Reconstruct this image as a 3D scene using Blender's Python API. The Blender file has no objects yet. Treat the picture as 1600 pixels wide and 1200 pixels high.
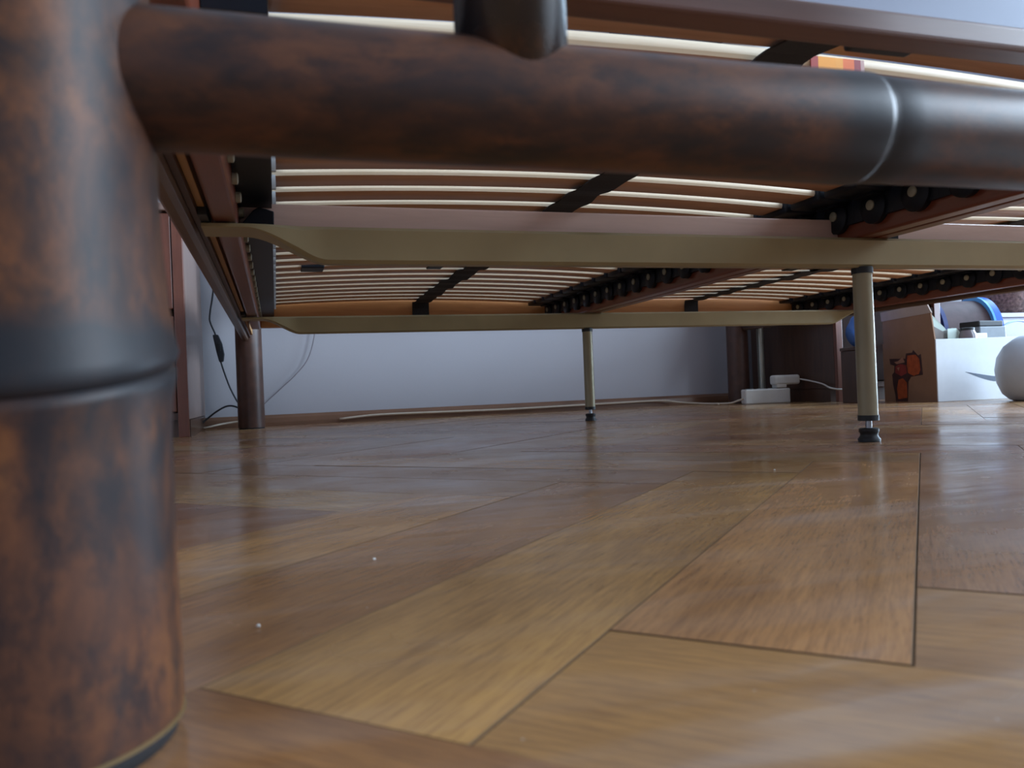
import bpy, bmesh, math, random
from mathutils import Vector, Matrix
random.seed(7)
C = bpy.context.scene.collection
PI = math.pi

# ------------------------------------------------------------------ camera
F_PX = 1208.6
cam_d = bpy.data.cameras.new('camera'); cam = bpy.data.objects.new('camera', cam_d); C.objects.link(cam)
cam_d.sensor_width = 36.0; cam_d.lens = F_PX / 1600 * 36; cam_d.clip_start = 0.01
R2 = Vector((0.95559424, -0.29179155, -0.04119889)); U2 = Vector((0.0380985, -0.01630201, 0.99914101)); FW = Vector((0.29221253, 0.956343, 0.00446129))
M = Matrix((R2, U2, -FW)).transposed().to_4x4(); M.translation = Vector((0, 0, 0.0933)); cam.matrix_world = M
cam_d.dof.use_dof = True; cam_d.dof.focus_distance = 1.25; cam_d.dof.aperture_fstop = 15.0
bpy.context.scene.camera = cam

# ------------------------------------------------------------------ world, lights, exposure
w = bpy.data.worlds.new('world'); bpy.context.scene.world = w; w.use_nodes = True
w.node_tree.nodes['Background'].inputs[0].default_value = (0.55, 0.72, 1.0, 1)
w.node_tree.nodes['Background'].inputs[1].default_value = 1.0
def area(name, loc, rot, sx, sy, power, col, spread=180):
    d = bpy.data.lights.new(name, 'AREA'); d.shape = 'RECTANGLE'; d.size = sx; d.size_y = sy; d.energy = power; d.color = col
    o = bpy.data.objects.new(name, d); C.objects.link(o); o.location = loc; o.rotation_euler = rot; d.spread = math.radians(spread)
    return o
area('window_daylight', (3.36, -0.8, 1.60), (0, math.radians(68), 0), 1.8, 2.1, 200, (0.68, 0.83, 1.0), 140)     # window behind the camera, on the right
area('balcony_door_daylight', (3.32, 1.78, 1.15), (0, math.radians(90), 0), 2.1, 1.6, 120, (0.58, 0.78, 1.0), 120)  # balcony door beside the bed
vs = bpy.context.scene.view_settings
vs.view_transform = 'Standard'; vs.look = 'None'; vs.gamma = 1.0; vs.use_curve_mapping = False
vs.exposure = 0.0

# ------------------------------------------------------------------ helpers
def tag(o, label=None, cat=None, group=None, kind=None):
    if label: o['label'] = label
    if cat: o['category'] = cat
    if group: o['group'] = group
    if kind: o['kind'] = kind
    return o
def thing(name, label, cat, loc=(0, 0, 0), group=None, rz=0):
    o = bpy.data.objects.new(name, None); C.objects.link(o); o.location = loc; o.rotation_euler = (0, 0, rz)
    o.empty_display_size = 0.05
    return tag(o, label, cat, group)
def link(name, me, parent=None, loc=None):
    o = bpy.data.objects.new(name, me); C.objects.link(o)
    if parent: o.parent = parent
    if loc: o.location = loc
    return o
def finish(name, bm, mats, parent=None, smooth=False, loc=None, bevel=0, seg=2):
    bmesh.ops.recalc_face_normals(bm, faces=bm.faces)
    me = bpy.data.meshes.new(name); bm.to_mesh(me); bm.free()
    for m in (mats if isinstance(mats, (list, tuple)) else [mats]): me.materials.append(m)
    if smooth: me.shade_smooth()
    o = link(name, me, parent, loc)
    if bevel:
        b = o.modifiers.new('bevel', 'BEVEL'); b.width = bevel; b.segments = seg; b.limit_method = 'ANGLE'; b.angle_limit = math.radians(40)
    return o
def box_bm(bm, x0, x1, y0, y1, z0, z1):
    v = [bm.verts.new(p) for p in ((x0,y0,z0),(x1,y0,z0),(x1,y1,z0),(x0,y1,z0),(x0,y0,z1),(x1,y0,z1),(x1,y1,z1),(x0,y1,z1))]
    for f in ((0,3,2,1),(4,5,6,7),(0,1,5,4),(1,2,6,5),(2,3,7,6),(3,0,4,7)): bm.faces.new([v[i] for i in f])
def box(name, b, mat, parent=None, bevel=0.0, **k):
    bm = bmesh.new(); box_bm(bm, *b); return finish(name, bm, mat, parent, bevel=bevel, **k)
def lathe_bm(bm, prof, axis='z', org=(0, 0, 0), n=40, caps=True):
    """prof: (t, r) along the axis."""
    rings = []
    for t, r in prof:
        ring = []
        for i in range(n):
            a = 2*PI*i/n; c, s = math.cos(a)*r, math.sin(a)*r
            p = {'z': (c, s, t), 'x': (t, c, s), 'y': (c, t, s)}[axis]
            ring.append(bm.verts.new((p[0]+org[0], p[1]+org[1], p[2]+org[2])))
        rings.append(ring)
    for a, b in zip(rings, rings[1:]):
        for i in range(n): bm.faces.new((a[i], a[(i+1) % n], b[(i+1) % n], b[i]))
    if caps: bm.faces.new(rings[0][::-1]); bm.faces.new(rings[-1])
def lathe(name, prof, mat, parent=None, axis='z', org=(0, 0, 0), n=40, smooth=True):
    bm = bmesh.new(); lathe_bm(bm, prof, axis, org, n); o = finish(name, bm, mat, parent, smooth=smooth)
    if smooth: o.data.set_sharp_from_angle(angle=math.radians(50))
    return o
def spline(pts, per=8):
    P = [Vector(p) for p in pts]; P = [2*P[0]-P[1]] + P + [2*P[-1]-P[-2]]; out = []
    for i in range(1, len(P)-2):
        for k in range(per):
            t = k/per; a, b, c, d = P[i-1:i+3]
            out.append(0.5*((2*b) + (c-a)*t + (2*a-5*b+4*c-d)*t*t + (3*b-a-3*c+d)*t**3))
    return out + [P[-2]]
def tube(name, pts, r, mat, parent=None, n=8, per=8):
    P = spline(pts, per); bm = bmesh.new(); prev = None; up = Vector((0.13, 0.2, 0.97))
    for i, p in enumerate(P):
        t = (P[min(i+1, len(P)-1)] - P[max(i-1, 0)]).normalized()
        a = t.cross(up)
        if a.length < .05: a = t.cross(Vector((1, 0, 0)))
        a.normalize(); b = a.cross(t)
        ring = [bm.verts.new(p + (a*math.cos(2*PI*k/n) + b*math.sin(2*PI*k/n))*r) for k in range(n)]
        if prev:
            for k in range(n): bm.faces.new((prev[k], prev[(k+1) % n], ring[(k+1) % n], ring[k]))
        else: bm.faces.new(ring)
        prev = ring
    bm.faces.new(prev)
    return finish(name, bm, mat, parent, smooth=True)
def prism(name, poly, mat, axis, t0, t1, parent=None, bevel=0, **k):
    bm = bmesh.new()
    def P(a, b, t): return {'x': (t, a, b), 'y': (a, t, b), 'z': (a, b, t)}[axis]
    A = [bm.verts.new(P(a, b, t0)) for a, b in poly]; B = [bm.verts.new(P(a, b, t1)) for a, b in poly]
    bm.faces.new(A); bm.faces.new(B[::-1])
    for i in range(len(poly)):
        j = (i+1) % len(poly); bm.faces.new((A[i], A[j], B[j], B[i]))
    return finish(name, bm, mat, parent, bevel=bevel, **k)

# ------------------------------------------------------------------ materials
def new_mat(name):
    m = bpy.data.materials.new(name); m.use_nodes = True; nt = m.node_tree
    return m, nt, nt.nodes['Principled BSDF']
def node(nt, t, **kw):
    n = nt.nodes.new(t)
    for k, v in kw.items():
        if hasattr(n, k): setattr(n, k, v)
        else: n.inputs[k].default_value = v
    return n
def ramp(nt, fac, stops):
    r = nt.nodes.new('ShaderNodeValToRGB'); nt.links.new(fac, r.inputs[0])
    e = r.color_ramp.elements
    while len(e) < len(stops): e.new(0.5)
    for el, (p, c) in zip(e, stops): el.position = p; el.color = (*c, 1)
    return r.outputs[0]
def mix(nt, fac, a, b, mode='MIX'):
    n = nt.nodes.new('ShaderNodeMix'); n.data_type = 'RGBA'; n.blend_type = mode
    for s, v in ((0, fac), (6, a), (7, b)):
        if hasattr(v, 'links'): nt.links.new(v, n.inputs[s])
        elif s == 0: n.inputs[0].default_value = v
        else: n.inputs[s].default_value = (*v, 1)
    return n.outputs[2]
def coords(nt, scale=(1, 1, 1), kind='Object', loc=(0, 0, 0)):
    tc = nt.nodes.new('ShaderNodeTexCoord'); mp = nt.nodes.new('ShaderNodeMapping')
    mp.inputs['Scale'].default_value = scale; mp.inputs['Location'].default_value = loc
    nt.links.new(tc.outputs[kind], mp.inputs[0]); return mp.outputs[0]
def noise(nt, vec, scale, detail=4, rough=0.55, dist=0.0):
    n = node(nt, 'ShaderNodeTexNoise'); n.inputs['Scale'].default_value = scale; n.inputs['Detail'].default_value = detail
    n.inputs['Roughness'].default_value = rough; n.inputs['Distortion'].default_value = dist
    nt.links.new(vec, n.inputs['Vector']); return n.outputs['Fac']
def bump(nt, bs, h, strength, dist=0.001):
    b = node(nt, 'ShaderNodeBump'); b.inputs['Strength'].default_value = strength; b.inputs['Distance'].default_value = dist
    nt.links.new(h, b.inputs['Height']); nt.links.new(b.outputs[0], bs.inputs['Normal'])
def plain(name, col, rough=0.5, metal=0.0, var=0.12, scale=30, spec=0.5, stretch=(1, 1, 1)):
    m, nt, bs = new_mat(name); v = coords(nt, stretch); n = noise(nt, v, scale)
    a = tuple(c*(1-var) for c in col); b = tuple(min(1, c*(1+var)) for c in col)
    nt.links.new(ramp(nt, n, [(0.3, a), (0.7, b)]), bs.inputs['Base Color'])
    bs.inputs['Roughness'].default_value = rough; bs.inputs['Metallic'].default_value = metal
    bs.inputs['Specular IOR Level'].default_value = spec
    bump(nt, bs, n, 0.08, 0.0006)
    return m
def wood(name, lo, hi, rough, stretch, scale=14, coat=0.0, b=0.1):
    m, nt, bs = new_mat(name); v = coords(nt, stretch)
    n = noise(nt, v, scale, 6, 0.6, 0.6); n2 = noise(nt, v, scale*5, 3, 0.6)
    c = ramp(nt, n, [(0.3, lo), (0.7, hi)])
    c = mix(nt, ramp(nt, n2, [(0.35, (0.75,)*3), (0.6, (1,)*3)]), (0, 0, 0), c, 'MULTIPLY') if False else c
    nt.links.new(c, bs.inputs['Base Color']); bs.inputs['Roughness'].default_value = rough
    bs.inputs['Coat Weight'].default_value = coat; bs.inputs['Coat Roughness'].default_value = 0.15
    bump(nt, bs, n2, b, 0.0004); return m

# antiqued brown paint of the imitation bamboo: rusty brown under dark blotches, darkened by hand at the nodes
def bamboo(name, axis, nodes, width, gloss=0.42, sp_=0.32):
    m, nt, bs = new_mat(name); v = coords(nt, (1, 1, 1))
    st = {'z': (1, 1, 0.55), 'x': (0.45, 1, 1)}[axis]
    vs_ = coords(nt, st)
    n1 = noise(nt, vs_, 38, 8, 0.68, 0.5); n2 = noise(nt, vs_, 95, 6, 0.7); n3 = noise(nt, vs_, 14, 4, 0.55)
    base = ramp(nt, n1, [(0.38, (0.014, 0.011, 0.012)), (0.47, (0.048, 0.021, 0.012)), (0.58, (0.102, 0.038, 0.016)), (0.72, (0.165, 0.064, 0.021))])
    base = mix(nt, ramp(nt, n3, [(0.42, (0, 0, 0)), (0.62, (0.5,)*3)]), base, (0.060, 0.028, 0.021))
    base = mix(nt, ramp(nt, n2, [(0.36, (0.8,)*3), (0.54, (0, 0, 0))]), base, (0.014, 0.012, 0.014))
    sx = nt.nodes.new('ShaderNodeSeparateXYZ'); nt.links.new(v, sx.inputs[0])
    co = sx.outputs[{'x': 0, 'z': 2}[axis]]
    tot = None
    for c in nodes:
        a = node(nt, 'ShaderNodeMath', operation='SUBTRACT'); nt.links.new(co, a.inputs[0]); a.inputs[1].default_value = c
        d = node(nt, 'ShaderNodeMath', operation='ABSOLUTE'); nt.links.new(a.outputs[0], d.inputs[0])
        e = node(nt, 'ShaderNodeMath', operation='DIVIDE'); nt.links.new(d.outputs[0], e.inputs[0]); e.inputs[1].default_value = width
        s = node(nt, 'ShaderNodeMath', operation='SUBTRACT'); s.inputs[0].default_value = 1.0; nt.links.new(e.outputs[0], s.inputs[1])
        if tot is None: tot = s.outputs[0]
        else:
            x = node(nt, 'ShaderNodeMath', operation='MAXIMUM'); nt.links.new(tot, x.inputs[0]); nt.links.new(s.outputs[0], x.inputs[1]); tot = x.outputs[0]
    ad = node(nt, 'ShaderNodeMath', operation='MULTIPLY_ADD'); nt.links.new(n1, ad.inputs[0]); ad.inputs[1].default_value = 1.3; ad.inputs[2].default_value = -0.55
    su = node(nt, 'ShaderNodeMath', operation='ADD'); nt.links.new(tot, su.inputs[0]); nt.links.new(ad.outputs[0], su.inputs[1])
    base = mix(nt, ramp(nt, su.outputs[0], [(0.15, (0, 0, 0)), (0.6, (0.92,)*3)]), base, (0.013, 0.014, 0.017))
    nt.links.new(base, bs.inputs['Base Color'])
    bs.inputs['Roughness'].default_value = gloss; bs.inputs['Specular IOR Level'].default_value = sp_
    bump(nt, bs, n2, 0.15, 0.0005)
    return m

RAIL_NODES = [0.2125 + 0.28*k for k in range(5)]
M_post = bamboo('antique_brown_post_paint', 'z', [0.1040, 0.345], 0.0145, 0.46, 0.18)
M_rail = bamboo('antique_brown_rail_paint', 'x', RAIL_NODES + [-0.06], 0.026)
M_stub = bamboo('antique_brown_spindle_paint', 'z', [0.215, 0.4], 0.02, 0.24, 0.6)
M_headpost = plain('dark_brown_paint', (0.060, 0.026, 0.017), 0.4, var=0.35, scale=25)
M_rubber = plain('black_rubber', (0.012, 0.013, 0.015), 0.55)
M_holder = plain('black_holder_plastic', (0.007, 0.009, 0.015), 0.42, spec=0.25)
M_rivet = plain('pale_rivet', (0.36, 0.34, 0.25), 0.4, var=0.2)
M_bar = plain('olive_bronze_metal', (0.330, 0.262, 0.135), 0.45, metal=0.2, var=0.12, scale=8)
M_legmetal = plain('olive_bronze_leg', (0.30, 0.255, 0.155), 0.40, metal=0.2, var=0.1, scale=10)
M_frame = wood('red_brown_beech_frame', (0.125, 0.026, 0.012), (0.190, 0.046, 0.020), 0.34, (6, 0.5, 6), coat=0.25)
M_crosslit = wood('lit_beech_cross', (0.56, 0.39, 0.33), (0.66, 0.47, 0.41), 0.36, (0.5, 6, 6), coat=0.7)  # red-brown beech paled to paint in the window light it catches
M_headrail = wood('orange_beech_rail', (0.42, 0.16, 0.05), (0.54, 0.235, 0.075), 0.4, (0.5, 6, 6), coat=0.2)
M_frontrail = wood('dark_beech_rail', (0.105, 0.042, 0.028), (0.150, 0.062, 0.040), 0.4, (0.5, 6, 6), coat=0.2)
M_slatface = wood('slat_brown_film', (0.50, 0.245, 0.125), (0.62, 0.34, 0.185), 0.42, (0.6, 8, 8))
M_slatedge = wood('birch_slat_edge', (0.80, 0.66, 0.47), (0.92, 0.80, 0.62), 0.5, (1, 8, 30))
M_side = plain('side_board_brown', (0.095, 0.050, 0.028), 0.35, var=0.3, scale=14, stretch=(1, .3, 1))
M_cleat = plain('dark_cleat_brown', (0.050, 0.018, 0.012), 0.45, var=0.25)
M_ledge = wood('orange_timber_ledge', (0.40, 0.20, 0.07), (0.52, 0.28, 0.10), 0.5, (6, 0.5, 6))
M_web = plain('black_webbing', (0.022, 0.018, 0.018), 0.85, scale=400, var=0.3)
M_white = plain('white_plastic', (0.66, 0.64, 0.60), 0.4, var=0.04)
M_clip = plain('pale_clip_plastic', (0.62, 0.68, 0.72), 0.4, var=0.04)
M_cordw = plain('cream_cord', (0.50, 0.42, 0.33), 0.5, var=0.05)
M_cordb = plain('black_cord', (0.012, 0.014, 0.02), 0.45)
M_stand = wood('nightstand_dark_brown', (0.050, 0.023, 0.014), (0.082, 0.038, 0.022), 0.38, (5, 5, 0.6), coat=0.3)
M_standlit = wood('nightstand_lit_veneer', (0.20, 0.125, 0.10), (0.27, 0.175, 0.14), 0.34, (5, 5, 0.5), coat=0.4)  # lighter veneer for the left stand, light painted into the colour
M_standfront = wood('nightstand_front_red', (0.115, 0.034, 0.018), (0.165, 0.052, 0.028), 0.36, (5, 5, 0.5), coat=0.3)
M_base = plain('baseboard_brown', (0.165, 0.082, 0.046), 0.4, var=0.2, stretch=(.3, 1, 1))

def wall_mat(name, col):
    m, nt, bs = new_mat(name); v = coords(nt); n = noise(nt, v, 1.3, 3); n2 = noise(nt, v, 160, 3)
    nt.links.new(ramp(nt, n, [(0.35, tuple(c*0.93 for c in col)), (0.65, col)]), bs.inputs['Base Color'])
    bs.inputs['Roughness'].default_value = 0.7; bump(nt, bs, n2, 0.12, 0.001); return m
M_wall = wall_mat('painted_wall', (0.425, 0.42, 0.455))
M_ceil = wall_mat('painted_ceiling', (0.52, 0.51, 0.54))

# oak parquet: colour of each block from the object's colour, grain along local x, worn lacquer
def parquet():
    m, nt, bs = new_mat('oak_parquet_lacquer')
    tc = nt.nodes.new('ShaderNodeTexCoord'); oi = nt.nodes.new('ShaderNodeObjectInfo')
    off = node(nt, 'ShaderNodeMath', operation='MULTIPLY'); nt.links.new(oi.outputs['Random'], off.inputs[0]); off.inputs[1].default_value = 53.0
    cb = nt.nodes.new('ShaderNodeCombineXYZ')
    for i in range(3): nt.links.new(off.outputs[0], cb.inputs[i])
    add = node(nt, 'ShaderNodeVectorMath', operation='ADD'); nt.links.new(tc.outputs['Object'], add.inputs[0]); nt.links.new(cb.outputs[0], add.inputs[1])
    def mp(s):
        n = nt.nodes.new('ShaderNodeMapping'); n.inputs['Scale'].default_value = s; nt.links.new(add.outputs[0], n.inputs[0]); return n.outputs[0]
    big = noise(nt, mp((0.7, 3.2, 1)), 5, 4, 0.55, 1.6)
    fine = noise(nt, mp((1.0, 16, 1)), 26, 5, 0.7, 0.35)
    pores = noise(nt, mp((1.0, 22, 1)), 60, 3, 0.6)
    g = ramp(nt, big, [(0.28, (0.74, 0.68, 0.60)), (0.5, (1.0, 0.98, 0.96)), (0.72, (1.20, 1.20, 1.10))])
    col = mix(nt, 1.0, oi.outputs['Color'], g, 'MULTIPLY')
    col = mix(nt, 1.0, col, (1.03, 0.98, 0.84), 'MULTIPLY')
    col = mix(nt, 0.75, col, ramp(nt, fine, [(0.33, (0.60, 0.54, 0.50)), (0.55, (1.04, 1.04, 1.04)), (0.75, (1.18, 1.16, 1.05))]), 'MULTIPLY')
    col = mix(nt, 0.5, col, ramp(nt, pores, [(0.34, (0.45, 0.38, 0.34)), (0.46, (1, 1, 1))]), 'MULTIPLY')
    # dusty scuffs in world space, raised to paint in the floor's pale sheen too
    geo = nt.nodes.new('ShaderNodeNewGeometry')
    m2 = nt.nodes.new('ShaderNodeMapping'); m2.inputs['Rotation'].default_value = (0, 0, math.radians(-12)); m2.inputs['Scale'].default_value = (1.6, 9, 1)
    nt.links.new(geo.outputs['Position'], m2.inputs[0])
    sc = noise(nt, m2.outputs[0], 2.2, 3, 0.5, 0.7)
    dust = ramp(nt, sc, [(0.45, (0.04,)*3), (0.60, (0.10,)*3), (0.70, (0.23,)*3)])
    col = mix(nt, dust, col, (0.50, 0.50, 0.52))
    sp = noise(nt, geo.outputs['Position'], 190, 2, 0.5)
    col = mix(nt, ramp(nt, sp, [(0.76, (0, 0, 0)), (0.80, (0.45,)*3)]), col, (0.6, 0.58, 0.55))
    nt.links.new(col, bs.inputs['Base Color'])
    m3 = nt.nodes.new('ShaderNodeMapping'); m3.inputs['Scale'].default_value = (1, 1, 1); nt.links.new(geo.outputs['Position'], m3.inputs[0])
    rr = noise(nt, m3.outputs[0], 5, 4, 0.6)
    mr = nt.nodes.new('ShaderNodeMapRange'); nt.links.new(rr, mr.inputs[0]); mr.inputs[1].default_value = 0.3; mr.inputs[2].default_value = 0.7; mr.inputs[3].default_value = 0.13; mr.inputs[4].default_value = 0.33
    nt.links.new(mr.outputs[0], bs.inputs['Roughness'])
    bs.inputs['Specular IOR Level'].default_value = 0.6
    wv = noise(nt, m2.outputs[0], 4.0, 3, 0.5)
    b1 = node(nt, 'ShaderNodeBump'); b1.inputs['Strength'].default_value = 0.35; b1.inputs['Distance'].default_value = 0.0016; nt.links.new(wv, b1.inputs['Height'])
    b2 = node(nt, 'ShaderNodeBump'); b2.inputs['Strength'].default_value = 0.05; b2.inputs['Distance'].default_value = 0.0005; nt.links.new(fine, b2.inputs['Height']); nt.links.new(b1.outputs[0], b2.inputs['Normal'])
    nt.links.new(b2.outputs[0], bs.inputs['Normal'])
    return m
M_floor = parquet()
M_joint = plain('dirty_joint', (.11, .066, .036), .9, spec=.1)

# ------------------------------------------------------------------ room shell
XL, XR, YN, YF, ZC = -1.5, 3.2, -3.0, 2.66, 2.55
def struct(o): o['kind'] = 'structure'; return o
floor = struct(box('floor', (XL-.1, XR+.1, YN-.1, YF+.1, -0.06, -0.013), M_cleat))
wb = struct(box('wall_back', (XL-.1, XR+.1, YF, YF+.1, -0.013, ZC), M_wall))
struct(box('wall_left', (XL-.1, XL, YN, YF, -0.013, ZC), M_wall))
struct(box('wall_front', (XL-.1, XR+.1, YN-.1, YN, -0.013, ZC), M_wall))
struct(box('ceiling', (XL-.1, XR+.1, YN-.1, YF+.1, ZC, ZC+.1), M_ceil))
# right wall with a window behind the camera and a balcony door beside the bed
bm = bmesh.new(); X0, X1 = XR, XR+.1
box_bm(bm, X0, X1, YN, -1.9, -0.013, ZC); box_bm(bm, X0, X1, -1.9, 0.3, -0.013, 0.6); box_bm(bm, X0, X1, -1.9, 0.3, 2.45, ZC)
box_bm(bm, X0, X1, 0.3, 0.95, -0.013, ZC); box_bm(bm, X0, X1, 0.95, 2.6, 2.2, ZC); box_bm(bm, X0, X1, 2.6, YF, -0.013, ZC)
struct(finish('wall_right', bm, M_wall))
def frame(name, y0, y1, z0, z1, mull):
    r = bpy.data.objects.new(name, None); C.objects.link(r); r['kind'] = 'structure'
    t = .06
    box('window_frame', (XR+.02, XR+.08, y0, y1, z0, z0+t), M_white, r); box('window_frame', (XR+.02, XR+.08, y0, y1, z1-t, z1), M_white, r)
    for y in (y0, y1-t): box('window_frame', (XR+.02, XR+.08, y, y+t, z0+t, z1-t), M_white, r)
    for y in mull: box('mullion', (XR+.03, XR+.07, y-.03, y+.03, z0+t, z1-t), M_white, r)
frame('window_1', -1.9, 0.3, 0.6, 2.45, [-0.8]); frame('door_1', 0.95, 2.6, -0.013, 2.2, [1.78])

# baseboard: a low brown parquet moulding, in two lengths
prism('baseboard_back', [(YF-.017, 0.0), (YF, 0.0), (YF, .036), (YF-.005, .036), (YF-.014, .026), (YF-.017, .012)], M_base, 'x', XL, XR)['kind'] = 'structure'
prism('baseboard_left', [(XL+.017, 0.0), (XL, 0.0), (XL, .036), (XL+.005, .036), (XL+.014, .026), (XL+.017, .012)], M_base, 'y', YN, YF-.018)['kind'] = 'structure'

# herringbone parquet at 45 degrees, block by block
W, NL = 0.1025, 6
U0, V0 = 0.275, 0.0065
def plank_mesh(L, Wd):
    bm = bmesh.new(); g = 0.0002; c = 0.0004; t = 0.013
    x0, x1, y0, y1 = g, L-g, g, Wd-g
    lv = [(x0, y0, -t), (x1, y0, -t), (x1, y1, -t), (x0, y1, -t)]
    md = [(x0, y0, -c*.7), (x1, y0, -c*.7), (x1, y1, -c*.7), (x0, y1, -c*.7)]
    tp = [(x0+c, y0+c, 0), (x1-c, y0+c, 0), (x1-c, y1-c, 0), (x0+c, y1-c, 0)]
    R = [[bm.verts.new(p) for p in q] for q in (lv, md, tp)]
    for a, b in zip(R, R[1:]):
        for i in range(4): bm.faces.new((a[i], a[(i+1) % 4], b[(i+1) % 4], b[i])).material_index = 1
    bm.faces.new(R[2]); bm.faces.new(R[0][::-1])
    me = bpy.data.meshes.new('parquet_block'); bm.to_mesh(me); bm.free(); me.materials.append(M_floor); me.materials.append(M_joint); return me
PM = plank_mesh(NL*W, W)
S2 = math.sqrt(0.5)
def uv2xy(u, v): return (S2*(u-v), S2*(u+v))
TONES = [(0.400, 0.220, 0.088), (0.345, 0.175, 0.070), (0.440, 0.262, 0.112), (0.305, 0.150, 0.066), (0.375, 0.200, 0.082)]
FIXED = {('u', 0): (0.395, 0.220, 0.088), ('u', 1): (0.415, 0.218, 0.076), ('u', 2): (0.325, 0.158, 0.060), ('u', 3): (0.405, 0.215, 0.082), ('u', 4): (0.28, 0.138, 0.060),
         ('u', -1): (0.270, 0.140, 0.070), ('v', 0): (0.30, 0.158, 0.068), ('v', -1): (0.335, 0.172, 0.060), ('v', -2): (0.275, 0.118, 0.040), ('v', 1): (0.23, 0.115, 0.060)}
far = []
def inside(cx, cy): return XL+.02 < cx < XR-.02 and YN+.02 < cy < YF-.02
fwd = Vector((FW.x, FW.y)).normalized(); rgt = Vector((fwd.y, -fwd.x))
for kind in 'uv':
    for j in range(-60, 61):
        for m in range(-8, 9):
            if kind == 'u': u, v = U0 + (-j + 2*NL*m)*W, V0 + j*W; cu, cv = u + NL*W/2, v + W/2
            else: u, v = U0 + j*W, V0 + (NL - j + 2*NL*(m-1))*W; cu, cv = u + W/2, v + NL*W/2
            cx, cy = uv2xy(cu, cv)
            if not (XL-.25 < cx < XR+.25 and YN-.25 < cy < YF+.25): continue
            # keep the blocks whose whole outline is inside the walls; cut the others at the wall by a thin overlap into it
            d = Vector((cx, cy)); dep = d.dot(fwd); lat = abs(d.dot(rgt))
            seen = dep > -0.35 and lat < 0.78*max(dep, 0) + 0.62
            x, y = uv2xy(u, v)
            if kind == 'u': loc = (x, y); rz = PI/4
            else: xx, yy = uv2xy(u+W, v); loc = (xx, yy); rz = 3*PI/4
            if seen:
                o = bpy.data.objects.new('parquet_block', PM); C.objects.link(o); o.parent = floor
                o.location = (loc[0], loc[1], random.uniform(-.0003, 0.0)); o.rotation_euler = (random.uniform(-.0012, .0012), random.uniform(-.0006, .0006), rz)
                key = (kind, j)
                near = cx*cx + cy*cy < 1.1 and m in (0, 1)
                c = FIXED.get(key) if near else None
                if c is None: c = random.choice(TONES)
                c = [c[0]*.82, c[1]*.80, c[2]*.78]
                o.color = (*[q*random.uniform(.95, 1.05) for q in c], 1)
            else: far.append((loc, rz))
bm = bmesh.new()
for loc, rz in far:
    mt = Matrix.Translation((loc[0], loc[1], 0)) @ Matrix.Rotation(rz, 4, 'Z'); n0 = len(bm.verts)
    bm.from_mesh(PM); bm.verts.ensure_lookup_table()
    for vtx in bm.verts[n0:]: vtx.co = mt @ vtx.co
o = finish('parquet_border', bm, [M_floor, M_joint], floor); o['kind'] = 'stuff'; o.color = (0.38, 0.2, 0.083, 1)

# ------------------------------------------------------------------ bed frame
bed = thing('bed_frame', 'large brown imitation-bamboo bed frame whose thick foot post and rail fill the foreground', 'bed')
XC = 0.785; PX = 0.859      # centre line and half distance between the posts
YP, YH = 0.240, 2.50
def foot_post(x, shear):
    r = 0.0422
    prof = [(0.0050, r*.985), (0.009, r*1.0), (0.05, r*.985), (0.083, r*.985), (0.093, r*1.0), (0.0985, r*1.025), (0.1005, r*1.03), (0.1020, r*1.0), (0.1032, r*1.03), (0.1058, r*1.05),
            (0.1085, r*1.035), (0.118, r*1.0), (0.14, r*.965), (0.18, r*.945), (0.30, r*.95), (0.335, r*1.0), (0.345, r*1.05), (0.349, r*1.0), (0.352, r*1.05), (0.362, r*1.0), (0.40, r*.95), (0.62, r*.95), (0.635, r*1.02), (0.65, r*.9)]
    bm = bmesh.new(); lathe_bm(bm, prof, 'z', (0, 0, 0), 72)
    for v in bm.verts:
        k = math.exp(-((v.co.z-.104)/.032)**2); v.co.z += k*shear*(v.co.y + .006)
    p = finish('post', bm, M_post, bed, smooth=True, loc=(x, YP, 0)); p.data.set_sharp_from_angle(angle=math.radians(60))
    lathe('rubber_cap', [(0, r*.93), (0.001, r*.955), (0.0046, r*.97), (0.0050, r*.9)], M_rubber, p, n=60)
    lathe('brass_rim', [(0.0048, r*.975), (0.0058, r*1.008), (0.0068, r*.985)], plain('brass_rim_metal', (0.13, 0.08, 0.03), 0.45, metal=0.3), p, n=60)
    return p
foot_post(XC-PX+.0035, 0.20); foot_post(XC+PX-.0035, 0.20)
def head_post(x):
    r = 0.0395
    p = lathe('post', [(0.004, r), (0.012, r), (0.30, r*.98), (0.42, r), (0.43, r*1.06), (0.435, r), (0.44, r*1.06), (0.46, r), (0.75, r), (0.76, r*1.06), (0.77, r), (1.05, r), (1.06, r*.9)], M_headpost, bed, n=40)
    p.location = (x, YH, 0); lathe('rubber_cap', [(0, r*.95), (0.004, r*.97)], M_rubber, p, n=40); return p
head_post(XC-PX); head_post(XC+PX)
def rail(name, y, z, r, nodes, mat, x0=XC-PX+.02, x1=XC+PX-.02):
    pr = [(x0, r)]
    for c in nodes:
        if x0 + .03 < c < x1 - .03:
            pr += [(c-.06, r), (c-.03, r*1.015), (c-.012, r*1.03), (c-.006, r*1.035), (c-.0015, r*1.035), (c+.0002, r*1.03), (c+.0008, r*.99), (c+.002, r*.975), (c+.004, r*1.0), (c+.015, r*.985), (c+.05, r*.97)]
    pr += [(x1, r)]
    bm = bmesh.new(); lathe_bm(bm, pr, 'x', (0, 0, 0), 56)
    o = finish(name, bm, mat, bed, smooth=True, loc=(0, y, z)); o.data.set_sharp_from_angle(angle=math.radians(55)); return o
rail('foot_rail', YP, 0.1852, 0.0198, RAIL_NODES, M_rail)
rail('upper_foot_rail', YP, 0.46, 0.0198, RAIL_NODES, M_rail)
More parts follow.
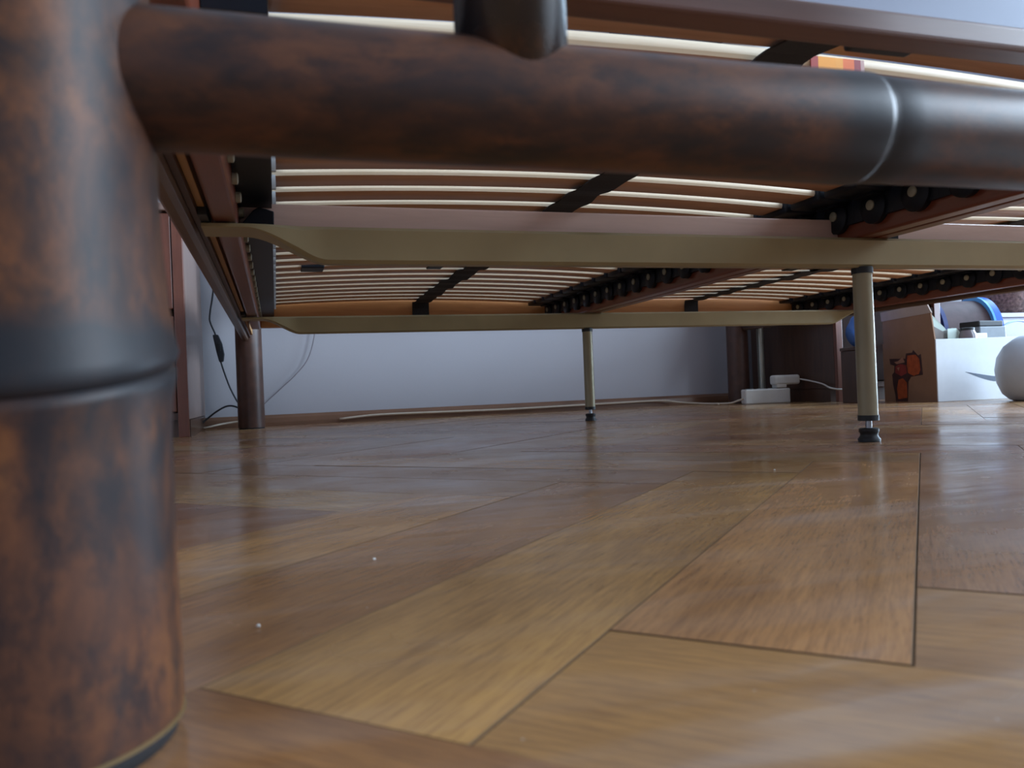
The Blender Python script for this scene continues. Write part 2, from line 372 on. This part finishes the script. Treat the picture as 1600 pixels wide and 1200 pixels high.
for x in (0.0778, 0.43, 0.785, 1.14, 1.4885):
    bm = bmesh.new(); lathe_bm(bm, [(0.186, .0184), (0.30, .0184), (0.325, .0215), (0.33, .0195), (0.335, .0215), (0.35, .0184), (0.462, .0184)], 'z', (0, 0, 0), 48)
    s = finish('spindle', bm, M_stub, bed, smooth=True, loc=(x, YP, 0))
rail('head_rail', YH, 0.45, 0.0205, RAIL_NODES, M_rail); rail('head_rail', YH, 0.95, 0.0205, RAIL_NODES, M_rail)
for k in range(5):
    lathe('spindle', [(0.46, .017), (0.70, .017), (0.705, .019), (0.71, .017), (0.94, .017)], M_headpost, bed, org=(0.20+.2925*k, YH, 0), n=24)
# side boards with a rounded lower edge, dark cleat and timber ledge
for sgn in (-1, 1):
    def sx(x): return x if sgn < 0 else 2*XC - x
    def pr_(name, poly, mat, y0, y1, bev): prism(name, [(sx(a), b) for a, b in poly], mat, 'y', y0, y1, bed, bevel=bev, seg=3)
    pr_('side_board', [(-.0925, .272), (-.0885, .2675), (-.0800, .2665), (-.0745, .269), (-.0730, .274), (-.0730, .375), (-.0925, .375)], M_side, YP+.03, YH-.03, .001)
    pr_('cleat', [(-.0728, .276), (-.0668, .276), (-.0668, .33), (-.0728, .33)], M_cleat, YP+.05, YH-.04, .0006)
    pr_('ledge_strip', [(-.0666, .2825), (-.0600, .2825), (-.0600, .33), (-.0666, .33)], M_ledge, YP+.05, YH-.06, .0005)
    for yb in (0.854, 1.826):
        box('bracket_bolt', (min(sx(-.067), sx(-.058)), max(sx(-.067), sx(-.058)), yb-.045, yb+.012, .2745, .284), M_rubber, bed, bevel=.001)
# two cross bars: rectangular tube with squashed, flattened ends resting on the side fixings
def crossbar(y, name='crossbar'):
    bm = bmesh.new(); secs = []
    def sec(x, k):      # k = 0 flat tab, 1 full tube
        hz = .0022 + (.0200-.0022)*k; hy = .026 + (.0105-.026)*k; zc = (.2735 - hz) * (1-k) + (.2755 - hz)*k
        c = min(hz, hy)*.35
        pts = [(-hy+c, -hz), (hy-c, -hz), (hy, -hz+c), (hy, hz-c), (hy-c, hz), (-hy+c, hz), (-hy, hz-c), (-hy, -hz+c)]
        return [bm.verts.new((x, y+.0105+a, zc+b)) for a, b in pts]
    xs = [(-.066, 0), (-.045, 0), (-.024, 0)]
    for i in range(1, 17):
        t = i/16; k = t*t*(3-2*t); xs.append((-.024 + .085*t, k))
    half = xs + [(.2, 1), (.45, 1), (XC, 1)]
    full = half + [(2*XC - x, k) for x, k in half[-2::-1]]
    for x, k in full: secs.append(sec(x, k))
    for a, b in zip(secs, secs[1:]):
        for i in range(8): bm.faces.new((a[i], a[(i+1) % 8], b[(i+1) % 8], b[i]))
    bm.faces.new(secs[0]); bm.faces.new(secs[-1][::-1])
    o = finish(name, bm, M_bar, bed, smooth=True); o.data.set_sharp_from_angle(angle=math.radians(35))
    g = lathe('support_leg', [(0.034, .0118), (0.0345, .0128), (0.236, .0125)], M_legmetal, bed, n=32); g.location = (0.768, y+.0105, 0)
    lathe('lower_collar', [(0.0285, .0125), (0.0285, .0136), (0.036, .0136), (0.036, .0125)], M_rubber, g, n=32)
    lathe('upper_collar', [(0.228, .0126), (0.228, .0138), (0.2365, .0138), (0.2365, .0126)], M_rubber, g, n=32)
    lathe('screw', [(0.016, .0042), (0.030, .0042)], plain('steel_screw', (.35, .36, .38), .3, metal=.8), g, n=14)
    lathe('levelling_foot', [(0, .0140), (0.0035, .0145), (0.006, .0125), (0.009, .0112), (0.012, .0118), (0.0135, .0128), (0.0175, .0128), (0.0185, .011)], M_rubber, g, n=32)
    return o
crossbar(0.854); crossbar(1.826)

# ------------------------------------------------------------------ slatted bases
Y_K = [0.868 + 0.0696*(k-6) for k in range(24)]
def slat_mesh():
    bm = bmesh.new(); N = 24; xa, xb = -.012, .732; Wd = .050; th = .0104; secs = []
    for i in range(N+1):
        t = i/N; x = xa + (xb-xa)*t; z = .331 + .0115*(1-(2*t-1)**2)
        e = .0028
        pts = [(0, -0 + e), (e*.6, 0), (Wd-e*.6, 0), (Wd, e), (Wd, th-e), (Wd-e*.6, th), (e*.6, th), (0, th-e)]
        secs.append([bm.verts.new((x, a, z+b)) for a, b in pts])
    for a, b in zip(secs, secs[1:]):
        for i in range(8):
            f = bm.faces.new((a[i], a[(i+1) % 8], b[(i+1) % 8], b[i])); f.material_index = 0 if i in (1, 5) else 1; f.smooth = i in (1, 3, 5, 7)
    for s in (secs[0], secs[-1]): f = bm.faces.new(s); f.material_index = 1
    bmesh.ops.recalc_face_normals(bm, faces=bm.faces)
    me = bpy.data.meshes.new('slat'); bm.to_mesh(me); bm.free(); me.materials.append(M_slatface); me.materials.append(M_slatedge); return me
SLAT = slat_mesh()
def mesh_of(fn, *mats, smooth=False):
    bm = bmesh.new(); fn(bm); bmesh.ops.recalc_face_normals(bm, faces=bm.faces); me = bpy.data.meshes.new('holder'); bm.to_mesh(me); bm.free()
    for m in mats: me.materials.append(m)
    if smooth: me.shade_smooth(); me.set_sharp_from_angle(angle=math.radians(45))
    return me
def bev(bm, w):
    bmesh.ops.bevel(bm, geom=[e for e in bm.edges], offset=w, segments=2, affect='EDGES', profile=0.5)
def holder_l(bm):      # pocket seen from its open side, joined to the next by a web
    box_bm(bm, -.0305, .0045, -.006, .053, .3235, .3435); bev(bm, .002)
    box_bm(bm, -.0305, .0035, -.0095, .0602, .3035, .336)
def holder_r(bm):      # longer sliding pocket on a round boss
    box_bm(bm, .700, .7585, -.007, .054, .3245, .3455); bev(bm, .0035)
    box_bm(bm, .735, .7585, .004, .043, .3215, .336)
    box_bm(bm, .7535, .7588, -.0095, .0600, .2955, .335)
    lathe_bm(bm, [(.7585, .0215), (.7505, .0215), (.748, .0185)], 'x', (0, .0235, .3085), 24)
HL = mesh_of(holder_l, M_holder, smooth=True); HR = mesh_of(holder_r, M_holder, smooth=True)
RV_L = mesh_of(lambda b: lathe_bm(b, [(-.0310, .0055), (-.0265, .0055), (-.0255, .0035)], 'x', (0, .0235, .2960), 14), M_rivet, smooth=True)
RV_R = mesh_of(lambda b: lathe_bm(b, [(.751, .0066), (.7462, .0066), (.7450, .0045)], 'x', (0, .0235, .3110), 16), M_rivet, smooth=True)
CLIP = mesh_of(lambda b: box_bm(b, .0044, .0085, -.0035, .0005, .3165, .3318), M_clip)
def dup(parent, me, name, loc=(0, 0, 0)):
    o = bpy.data.objects.new(name, me); C.objects.link(o); o.parent = parent; o.location = loc; return o
def strap_obj(root, x, y0, y1, wv, mat):
    """webbing under the slats, sagging between them and folded down over the end rails"""
    bm = bmesh.new(); prev = None; n = 150; pts = []
    tmid = (x + .012)/.744; zs = .331 + .0115*(1-(2*tmid-1)**2)
    pts.append((y1+.0, .286)); pts.append((y1-.0005, .322))
    m = 130
    for i in range(m+1):
        y = y1 - .004 - (y1-y0-.01)*i/m
        ph = ((y - Y_K[0]) % .0696)/.0696
        z = zs - .0028 - .0026*(0.5+0.5*math.cos(2*PI*(ph-.32)))*1.0 + .0012*math.sin(y*41)
        pts.append((y, min(z, zs-.0012)))
    pass
    for i, (y, z) in enumerate(pts):
        xo = x + .0035*math.sin(y*9+1) + .0022*math.sin(y*47) ; hw = wv/2*(1+.04*math.sin(y*60))
        q = [bm.verts.new((xo-hw, y, z)), bm.verts.new((xo+hw, y, z)), bm.verts.new((xo+hw, y, z-.0016)), bm.verts.new((xo-hw, y, z-.0016))]
        if i in (0, 1):
            dy = -.0016
            q[2].co = (xo+hw, y+dy, z); q[3].co = (xo-hw, y+dy, z)
        if prev:
            for k in range(4): bm.faces.new((prev[k], prev[(k+1) % 4], q[(k+1) % 4], q[k]))
        prev = q
    return finish('tension_strap', bm, mat, root)
def slider(root, x, k, w_=.034):
    bm = bmesh.new(); t = (x+.012)/.744; z = .331 + .0115*(1-(2*t-1)**2)
    box_bm(bm, x-w_/2, x+w_/2, -.003, .050, z-.003, z+.0118); bev(bm, .0016)
    return finish('firmness_slider', bm, M_holder, root, loc=(0, Y_K[k], 0))
def base(xo, label):
    root = thing('slatted_base', label, 'bed base', (xo, 0, 0), 'slatted bases lying side by side in the bed')
    ya, yb = .3575, 2.165
    box('side_rail', (-.0555, -.0312, ya, yb, .2757, .334), M_frame, root, bevel=.0035, seg=3)
    box('side_rail', (.7592, .7835, ya, yb, .2757, .334), M_frame, root, bevel=.0035, seg=3)
    box('foot_end_rail', (-.0555, .7835, .338, .3572, .2757, .2895), M_frontrail, root, bevel=.0025, seg=3)
    box('rail_bracket', (.318, .362, .3573, .366, .2775, .2885), M_rubber, root, bevel=.002)
    box('head_end_rail', (-.0312, .7592, 2.118, 2.142, .2757, .3455), M_headrail, root, bevel=.0025, seg=3)
    box('middle_rail', (-.0312, .7592, .897, .919, .2757, .3085), M_crosslit, root, bevel=.002, seg=3)
    for y in Y_K:
        dup(root, SLAT, 'slat', (0, y, 0))
        a = dup(root, HL, 'left_slat_holder', (0, y, 0)); dup(a, RV_L, 'rivet'); dup(a, CLIP, 'retaining_clip')
        b = dup(root, HR, 'right_slat_holder', (0, y, 0)); dup(b, RV_R, 'rivet')
    strap_obj(root, .39, .455, 2.1155, .045, M_web)
    for k in (13, 14, 15):
        if k == 15:
            slider(root, .0755, k, .042)
        slider(root, .315 + .012*(15-k), k, .030); slider(root, .387 + .012*(15-k)+.008, k, .034)
    box('strap_buckle', (.345, .366, 2.109, 2.118, .2775, .292), plain('grey_buckle', (.3, .32, .36), .4), root, bevel=.001)
    prism('corner_plug', [(-.031, .2785), (.005, .2785), (.0055, .296), (-.010, .3005), (-.016, .297)], M_holder, 'y', .880, .897, root, bevel=.001)
    return root
b1 = base(0.0, 'sprung slat bed base on the left, a black strap running under its bowed slats')
b2 = base(0.842, 'sprung slat bed base on the right, nearer the cardboard box, partly behind the centre rails')
# striped woven label on the front edge of the left base's second slat
lab = thing('striped_tag', 'small orange, yellow and dark red striped tag on a slat edge above the foot rail', 'tag', (0, 0, 0))
cols = [(.40, .03, .02), (.95, .38, .02), (.95, .40, .03), (.85, .16, .01), (.30, .02, .03), (.55, .35, .33)]
xs = [.420, .427, .444, .451, .462, .4685, .472]
for i, c in enumerate(cols):
    box('stripe', (xs[i], xs[i+1], Y_K[1]-.0012, Y_K[1]-.0002, .3345+.0075-.004, .3345+.0075+.0075), plain('tag_colour_%d' % i, c, .6, var=.05), lab)

# ------------------------------------------------------------------ nightstands
M_dark = plain('very_dark_brown', (.022, .012, .010), .85, spec=.08)
def nightstand(x0, x1, label, side, front, flip):
    y0, y1, H = 2.14, 2.62, .60
    r = thing('nightstand', label, 'nightstand', (0, 0, 0), 'nightstands beside the bed')
    xs_, dx = (x1, -1) if flip else (x0, 1)      # the side that faces the bed
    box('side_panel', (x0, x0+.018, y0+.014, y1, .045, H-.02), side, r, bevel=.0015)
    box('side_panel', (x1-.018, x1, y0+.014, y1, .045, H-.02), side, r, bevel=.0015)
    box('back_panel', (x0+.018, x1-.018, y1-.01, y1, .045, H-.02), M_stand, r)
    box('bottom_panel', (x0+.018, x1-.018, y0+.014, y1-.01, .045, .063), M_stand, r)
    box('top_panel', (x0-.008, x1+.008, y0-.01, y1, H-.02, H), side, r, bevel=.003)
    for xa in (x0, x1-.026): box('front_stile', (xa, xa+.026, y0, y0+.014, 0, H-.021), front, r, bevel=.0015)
    box('plinth', (x0+.001, x1-.001, y0+.04, y1-.002, 0, .044), M_stand, r)
    for z0 in (.066, .33):
        d = box('drawer', (x0+.028, x1-.028, y0+.002, y0+.02, z0, z0+.245), (M_dark if not flip else front), r, bevel=.002)
        lathe('knob', [(y0+.002, .006), (y0-.008, .006), (y0-.010, .014), (y0-.020, .014), (y0-.024, .008)], M_bar, d, 'y', ((x0+x1)/2, 0, z0+.12), 20)
    return r
nightstand(-.655, -.215, 'brown wooden nightstand at the left, just beyond the foot post, its side coloured as if lit', M_standlit, M_standfront, True)
nightstand(1.785, 2.225, 'brown wooden nightstand at the right, its sides darkened as shaded, behind the power strip', M_stand, M_standfront, False)  # sides take the dark tone, shade put into their colour

# ------------------------------------------------------------------ floor lamp pole beside the bed, power strip, adapter, cords
lp = thing('floor_lamp', 'thin grey metal pole standing behind the white power strip', 'lamp', (1.729, 2.48, 0))
M_pole = plain('brushed_grey_metal', (.40, .41, .36), .35, metal=.6)
lathe('base', [(0, .036), (.004, .038), (.009, .036), (.011, .012)], M_rubber, lp)
lathe('pole', [(.011, .0125), (1.25, .0125)], M_pole, lp, n=24)
lathe('lamp_shade', [(1.20, .15), (1.42, .10), (1.42, .097), (1.20, .147)], M_white, lp)

ps = thing('power_strip', 'white power strip lying on the parquet in front of the thin grey pole', 'power strip', (1.65, 2.348, 0), rz=math.radians(-11))
box('housing', (-.082, .082, -.022, .022, .0, .052), M_white, ps, bevel=.005)
for k in range(3): lathe('socket', [(.0522, .014), (.0532, .016), (.0534, .012), (.0526, .011)], M_clip, ps, org=(-.058+.042*k, 0, 0), n=20)
tube('mains_cord', [(-.080, 0, .020), (-.100, .004, .014), (-.120, .02, .006), (-.150, .05, .0045)], .0035, M_cordw, ps)
AL, AR = Vector((1.672, 2.338, .0538)), math.radians(-6)
ad = thing('plug_adapter', 'white plug adapter standing on the end of the power strip, a thin cord leaving it', 'adapter', AL, rz=AR)
box('neck', (.008, .046, -.018, .018, 0, .014), M_white, ad, bevel=.003)
box('charger_block', (.000, .098, -.020, .020, .010, .044), M_white, ad, bevel=.008, seg=3)
cw = [(1.768, 2.32, .082), (1.776, 2.27, .074), (1.772, 2.20, .062), (1.752, 2.14, .049), (1.768, 2.118, .043), (1.80, 2.113, .0415), (1.845, 2.11, .040), (1.88, 2.12, .02), (1.92, 2.12, .003)]
tube('thin_cord', [Matrix.Rotation(-AR, 3, 'Z') @ (Vector(p) - AL) for p in cw], .0026, M_white, ad)
tag(tube('baseboard_cord', [(.20, 2.634, .012), (.34, 2.634, .020), (.60, 2.6335, .018), (.80, 2.6335, .0165), (1.16, 2.634, .019), (1.38, 2.632, .020), (1.46, 2.60, .010), (1.50, 2.50, .0045), (1.505, 2.42, .0045)], .0038, M_cordw),
    'cream cord running along the baseboard under the head of the bed', 'cord')

# black lamp cord with inline switch, and its loops by the far left post
sw = thing('switch_cord', 'black cord with an inline switch hanging by the wall left of the far post', 'cord', (0, 0, 0))
tube('cord', [(-.165, 2.60, .60), (-.172, 2.60, .50), (-.1765, 2.60, .435), (-.189, 2.60, .36), (-.188, 2.60, .335), (-.176, 2.60, .302), (-.174, 2.60, .29)], .0028, M_cordb, sw)
tube('cord', [(-.162, 2.60, .213), (-.155, 2.60, .185), (-.138, 2.60, .13), (-.115, 2.60, .080), (-.09, 2.60, .045), (-.06, 2.60, .03)], .0028, M_cordb, sw)
s = prism('inline_switch', [(-.183, .297), (-.166, .297), (-.155, .268), (-.150, .235), (-.153, .212), (-.166, .210), (-.173, .240)], M_cordb, 'y', 2.588, 2.606, sw, bevel=.003)
box('rocker', (-.168, -.160, 2.585, 2.589, .245, .270), M_rubber, s, bevel=.001)
tag(tube('looped_wire', [(-.10, 2.56, .052), (-.12, 2.56, .068), (-.145, 2.56, .072), (-.175, 2.555, .058), (-.205, 2.545, .035), (-.23, 2.53, .012)], .0028, M_cordb), 'black cord looping low from the far left post towards the nightstand foot', 'cord')
tag(tube('floor_wire', [(-.05, 2.61, .022), (-.12, 2.62, .020), (-.17, 2.60, .015), (-.212, 2.56, .008), (-.26, 2.54, .006)], .0030, M_cordw), 'cream cord on the floor behind the far left post', 'cord')
tag(tube('thin_wire', [(.135, 2.640, .36), (.128, 2.640, .285), (.105, 2.640, .215), (.065, 2.640, .165), (.01, 2.640, .115), (-.04, 2.640, .07), (-.06, 2.634, .045)], .0017, plain('grey_cord', (.2, .18, .2), .5)), 'thin grey cord curving down the white wall right of the far left post', 'cord')

# ------------------------------------------------------------------ open shipping box and what is in it
M_card = plain('brown_cardboard', (.300, .170, .100), .8, var=.08, scale=18)
M_cardin = plain('cardboard_inside', (.42, .33, .28), .8, var=.05)
M_whitecard = plain('white_printed_card', (.74, .78, .82), .6, var=.03)
bx = thing('shipping_box', 'open cardboard box with a white side and printed brown end beside the bed', 'box', (1.847, 1.797, 0), rz=math.radians(-6))
t = .004; L, D, H = .40, .235, .183
box('long_side', (0, L, 0, t, 0, H), M_whitecard, bx, bevel=.0008)
box('back_side', (0, L, D-t, D, 0, H), M_card, bx, bevel=.0008)
box('far_end', (L-t, L, t, D-t, 0, H), M_card, bx, bevel=.0008)
box('bottom', (t, L-t, t, D-t, 0, t), M_card, bx)
e = prism('printed_end', [(t, 0), (D-t, 0), (D-t, .262), (.075, .268), (.016, .262), (t, H)], M_card, 'x', 0, t, bx)
prism('end_flap', [(.012, .262), (D, .256), (D+.004, .285), (.03, .292)], M_cardin, 'x', -.001, .003, bx)
# print on the end: jagged orange picture squares
M_or = plain('orange_print', (.42, .085, .022), .6, var=.25, scale=60); M_dk = plain('dark_print', (.055, .022, .022), .6, var=.3); M_rd = plain('red_print', (.25, .035, .03), .6, var=.3); M_pk = plain('pale_print', (.40, .20, .13), .6)
def decal(pts, mat, off): prism('print_patch', [(.058+(a-.048)*1.22, b*1.12) for a, b in pts], mat, 'x', -.0004-off, -.0001-off, e)
decal([(.048, .072), (.052, .128), (.062, .124), (.078, .140), (.083, .133), (.105, .132), (.108, .118), (.168, .120), (.165, .104), (.150, .100), (.152, .082), (.160, .075), (.158, .048), (.150, .012), (.150, .0), (.105, .0), (.100, .055), (.09, .068)], M_dk, 0)
decal([(.056, .085), (.058, .115), (.070, .127), (.100, .126), (.103, .100), (.100, .078), (.080, .070), (.062, .074)], M_or, .0004)
decal([(.106, .010), (.106, .052), (.120, .064), (.136, .060), (.143, .035), (.140, .006)], M_or, .0004)
decal([(.104, .078), (.106, .100), (.128, .104), (.146, .098), (.148, .080), (.125, .070)], M_rd, .0004)
decal([(.110, .108), (.118, .122), (.135, .112), (.150, .110), (.140, .104)], M_pk, .0006)
decal([(.134, .085), (.130, .095), (.140, .094)], M_pk, .0008)
# curved dark stroke printed on the white side
bm = bmesh.new(); top = []; bot = []
for i in range(17):
    q = i/16; x = .095 + .17*q; zc = .084 - .030*math.sin(q*PI*.5) + .022*max(0, q-.55)**1.0; hw = .0078*math.sin(min(1, q*1.6)*PI*.5)*(1 - .4*max(0, q-.7)) + .0004
    top.append(bm.verts.new((x, -.0003, zc+hw*.9))); bot.append(bm.verts.new((x, -.0003, zc-hw)))
for i in range(16): bm.faces.new((top[i], top[i+1], bot[i+1], bot[i]))
ls = [c for c in bx.children if c.name.startswith('long_side')][0]
sm = finish('curved_stroke', bm, plain('grey_blue_ink', (.12, .15, .20), .6), ls); so = sm.modifiers.new('s', 'SOLIDIFY'); so.thickness = .0003

Z0 = .004
pp = thing('paper_sheets', 'crumpled pale green and white paper sticking up at the left end of the box', 'paper', (1.90, 1.86, Z0))
M_pg = plain('pale_green_paper', (.55, .66, .60), .6, var=.05); M_pw = plain('white_paper', (.7, .74, .76), .6)
def sheet(name, pts, mat, th=.0012):
    bm = bmesh.new(); n = len(pts)
    A = [bm.verts.new(p) for p in pts]; B = [bm.verts.new((p[0], p[1]+th, p[2])) for p in pts]
    bm.faces.new(A); bm.faces.new(B[::-1])
    for i in range(n): bm.faces.new((A[i], A[(i+1) % n], B[(i+1) % n], B[i]))
    return finish(name, bm, mat, pp)
sheet('sheet', [(-.035, .01, 0), (.075, -.0, 0), (.072, .0, .185), (.055, .005, .215), (.000, .015, .272), (-.022, .02, .280)], M_pg)
sheet('sheet', [(-.03, -.01, 0), (.09, -.015, 0), (.080, -.015, .175), (.068, -.01, .215), (.03, -.01, .205), (-.03, -.005, .235)], plain('grey_paper', (.22, .20, .19), .7))
sheet('sheet', [(.03, -.025, 0), (.095, -.028, 0), (.088, -.028, .188), (.072, -.02, .213), (.038, -.02, .212)], M_pg)
jar = thing('glass_jar', 'small dark-rimmed round jar beside the paper in the box', 'jar', (1.998, 1.825, Z0))
lathe('jar_body', [(0, .026), (.17, .026), (.192, .024), (.205, .018), (.205, .016), (.19, .021), (.02, .023)], plain('jar_grey', (.16, .13, .14), .2), jar, n=28)
lathe('jar_lid', [(.2055, .019), (.212, .019), (.213, .014)], M_rubber, jar, n=28)
wc = thing('white_carton', 'small white carton between the jar and the grey device in the box', 'carton', (2.035, 1.83, Z0))
box('carton_body', (0, .045, 0, .05, 0, .196), M_whitecard, wc, bevel=.002)
dv = thing('grey_device', 'grey box-shaped device with black top sitting in the box', 'device', (2.085, 1.86, Z0))
box('device_body', (0, .105, 0, .08, 0, .218), plain('grey_device_plastic', (.17, .19, .21), .45), dv, bevel=.003)
box('device_top', (.002, .098, .003, .077, .2185, .236), M_rubber, dv, bevel=.003)

# blue-rimmed reel lying on its side behind the box
M_blue = plain('bright_blue_plastic', (.010, .12, .62), .35, var=.1); M_navy = plain('navy_blue_plastic', (.012, .030, .16), .4); M_drum = plain('maroon_brown_drum', (.085, .050, .052), .6, var=.2)
M_lblue = plain('light_blue_rim', (.10, .42, .90), .35, var=.05)
rl = thing('blue_reel', 'large blue-rimmed drum with a dark maroon middle behind the cardboard box', 'reel', (2.425, 2.245, .2225), rz=math.radians(-14))
RR = .132
lathe('drum', [(-.13, RR-.012), (.05, RR-.012)], M_drum, rl, 'x', n=56)
lathe('left_flange', [(-.145, RR-.004), (-.143, RR), (-.128, RR), (-.126, RR-.006)], M_navy, rl, 'x', n=64)
lathe('right_flange', [(.046, RR-.008), (.050, RR), (.074, RR), (.076, RR-.012)], M_blue, rl, 'x', n=64)
lathe('flange_edge', [(.040, RR-.004), (.040, RR+.0025), (.048, RR+.0025), (.048, RR-.004)], M_lblue, rl, 'x', n=64)
bl = thing('reel_stand', 'grey stand holding the blue-rimmed reel behind the box', 'stand', (2.425, 2.245, 0), rz=math.radians(-14))
box('stand_foot', (-.11, .04, -.06, .06, 0, .07), plain('grey_stand', (.2, .2, .22), .5), bl, bevel=.003)
box('stand_post', (-.10, .03, -.02, .02, .07, .0905), plain('grey_stand_post', (.2, .2, .22), .5), bl, bevel=.003)
# blue pouch at the left end of the box
dk = thing('dark_crate', 'small dark box in the shadow behind the near support leg', 'box', (1.745, 2.00, 0))
box('crate_body', (0, .075, 0, .075, 0, .165), M_stand, dk, bevel=.002); box('crate_lid', (-.002, .077, -.002, .077, .1655, .176), M_stand, dk, bevel=.002)
po = thing('blue_pouch', 'blue plastic pouch with a modelled highlight half hidden behind the near support leg', 'pouch', (1.785, 2.04, .1762))
bm = bmesh.new(); bmesh.ops.create_uvsphere(bm, u_segments=24, v_segments=16, radius=1)
for v in bm.verts:
    x, y, z = v.co; k = 1 + .12*math.sin(5*x+3*z); v.co = (x*.036*k, y*.028*k, .051 + z*.051)
finish('pouch_body', bm, plain('mid_blue_plastic', (.05, .16, .52), .35), po, smooth=True)
prism('highlight_patch', [(-.030, .100), (-.004, .100), (-.020, .066), (-.026, .060)], plain('pale_blue_highlight', (.5, .62, .8), .4), 'y', -.030, -.027, po, bevel=.001)  # pale sliver painted as the pouch's white highlight

# rounded white vessel at the right edge
vs_ = thing('white_vase', 'rounded pale blue-white pot at the right edge in front of the box', 'pot', (1.985, 1.60, 0))
lathe('pot_body', [(0, .055), (.004, .065), (.02, .082), (.05, .094), (.085, .098), (.12, .092), (.15, .075), (.168, .052), (.176, .038), (.176, .033), (.165, .045), (.12, .085), (.03, .08)], plain('pale_glaze', (.55, .62, .70), .35, var=.04), vs_, n=56)
tag(tube('blue_wire', [(2.45, 2.15, .02), (2.41, 2.12, .16), (2.437, 2.10, .215), (2.483, 2.10, .248), (2.56, 2.10, .252), (2.66, 2.10, .20), (2.70, 2.10, .10), (2.70, 2.08, .004)], .003, plain('light_blue_cord', (.28, .45, .75), .4)), 'light blue cord arching up right of the blue reel', 'cord')
# low cabinet and woven basket in the right background
cb = thing('low_cabinet', 'pale lilac-grey low cabinet in the right background behind the blue reel', 'cabinet', (2.62, 2.30, 0))
M_lil = plain('pale_lilac_paint', (.42, .40, .46), .5, var=.03)
box('cabinet_body', (0, .50, .012, .32, 0, .285), M_lil, cb, bevel=.003)
box('cabinet_top', (-.008, .508, 0, .325, .2855, .303), M_lil, cb, bevel=.003)
box('cabinet_door', (.01, .245, .0, .0115, .02, .275), M_lil, cb, bevel=.002); box('cabinet_door', (.255, .49, .0, .0115, .02, .275), M_lil, cb, bevel=.002)
bk = thing('woven_basket', 'brown speckled woven basket standing on the pale low cabinet', 'basket', (2.87, 2.46, .3035))
M_wick = plain('brown_wicker', (.20, .12, .10), .8, var=.6, scale=90)
lathe('basket_body', [(0, .125), (.02, .13), (.20, .145), (.20, .138), (.03, .12)], M_wick, bk)
for k in range(9):
    bm = bmesh.new(); lathe_bm(bm, [(0, 0.1305+.0008*k), (.006, .1345+.0008*k), (.012, .1305+.0008*k)], 'z', (0, 0, .012+.020*k), 40, False)
    finish('woven_band', bm, M_wick, bk, smooth=True)
wpanel = thing('wall_tone_panel', 'lilac-grey panel added to darken the bright wall at the upper right behind the bed', 'cabinet', (1.25, 2.30, 1.32))  # added panel, tones down the overly bright upper wall
M_lg = plain('lilac_grey_tone', (.110, .105, .130), .6, var=.03, scale=4)
box('cabinet_body', (0, 1.90, .02, .359, 0, .80), M_lg, wpanel, bevel=.003)
for k in range(1): box('cabinet_door', (.004, 1.896, 0, .0195, .004, .796), M_lg, wpanel, bevel=.002)
# crumbs of dust on the parquet
for i, (x, y) in enumerate([(-.0103, .3328), (.0491, .4378), (.4713, .6615)]):
    bm = bmesh.new(); bmesh.ops.create_icosphere(bm, subdivisions=1, radius=.0011); 
    for v in bm.verts: v.co = Vector((v.co.x*random.uniform(.6, 1.3), v.co.y*random.uniform(.6, 1.3), v.co.z*.7))
    o = finish('dust_crumb', bm, M_white, loc=(x, y, .0007))
    tag(o, ['white crumb of dust on the parquet near the thick foot post', 'white crumb of dust on the long pale parquet block', 'white crumb of dust on the parquet before the near support leg'][i], 'crumb', 'dust crumbs on the parquet')
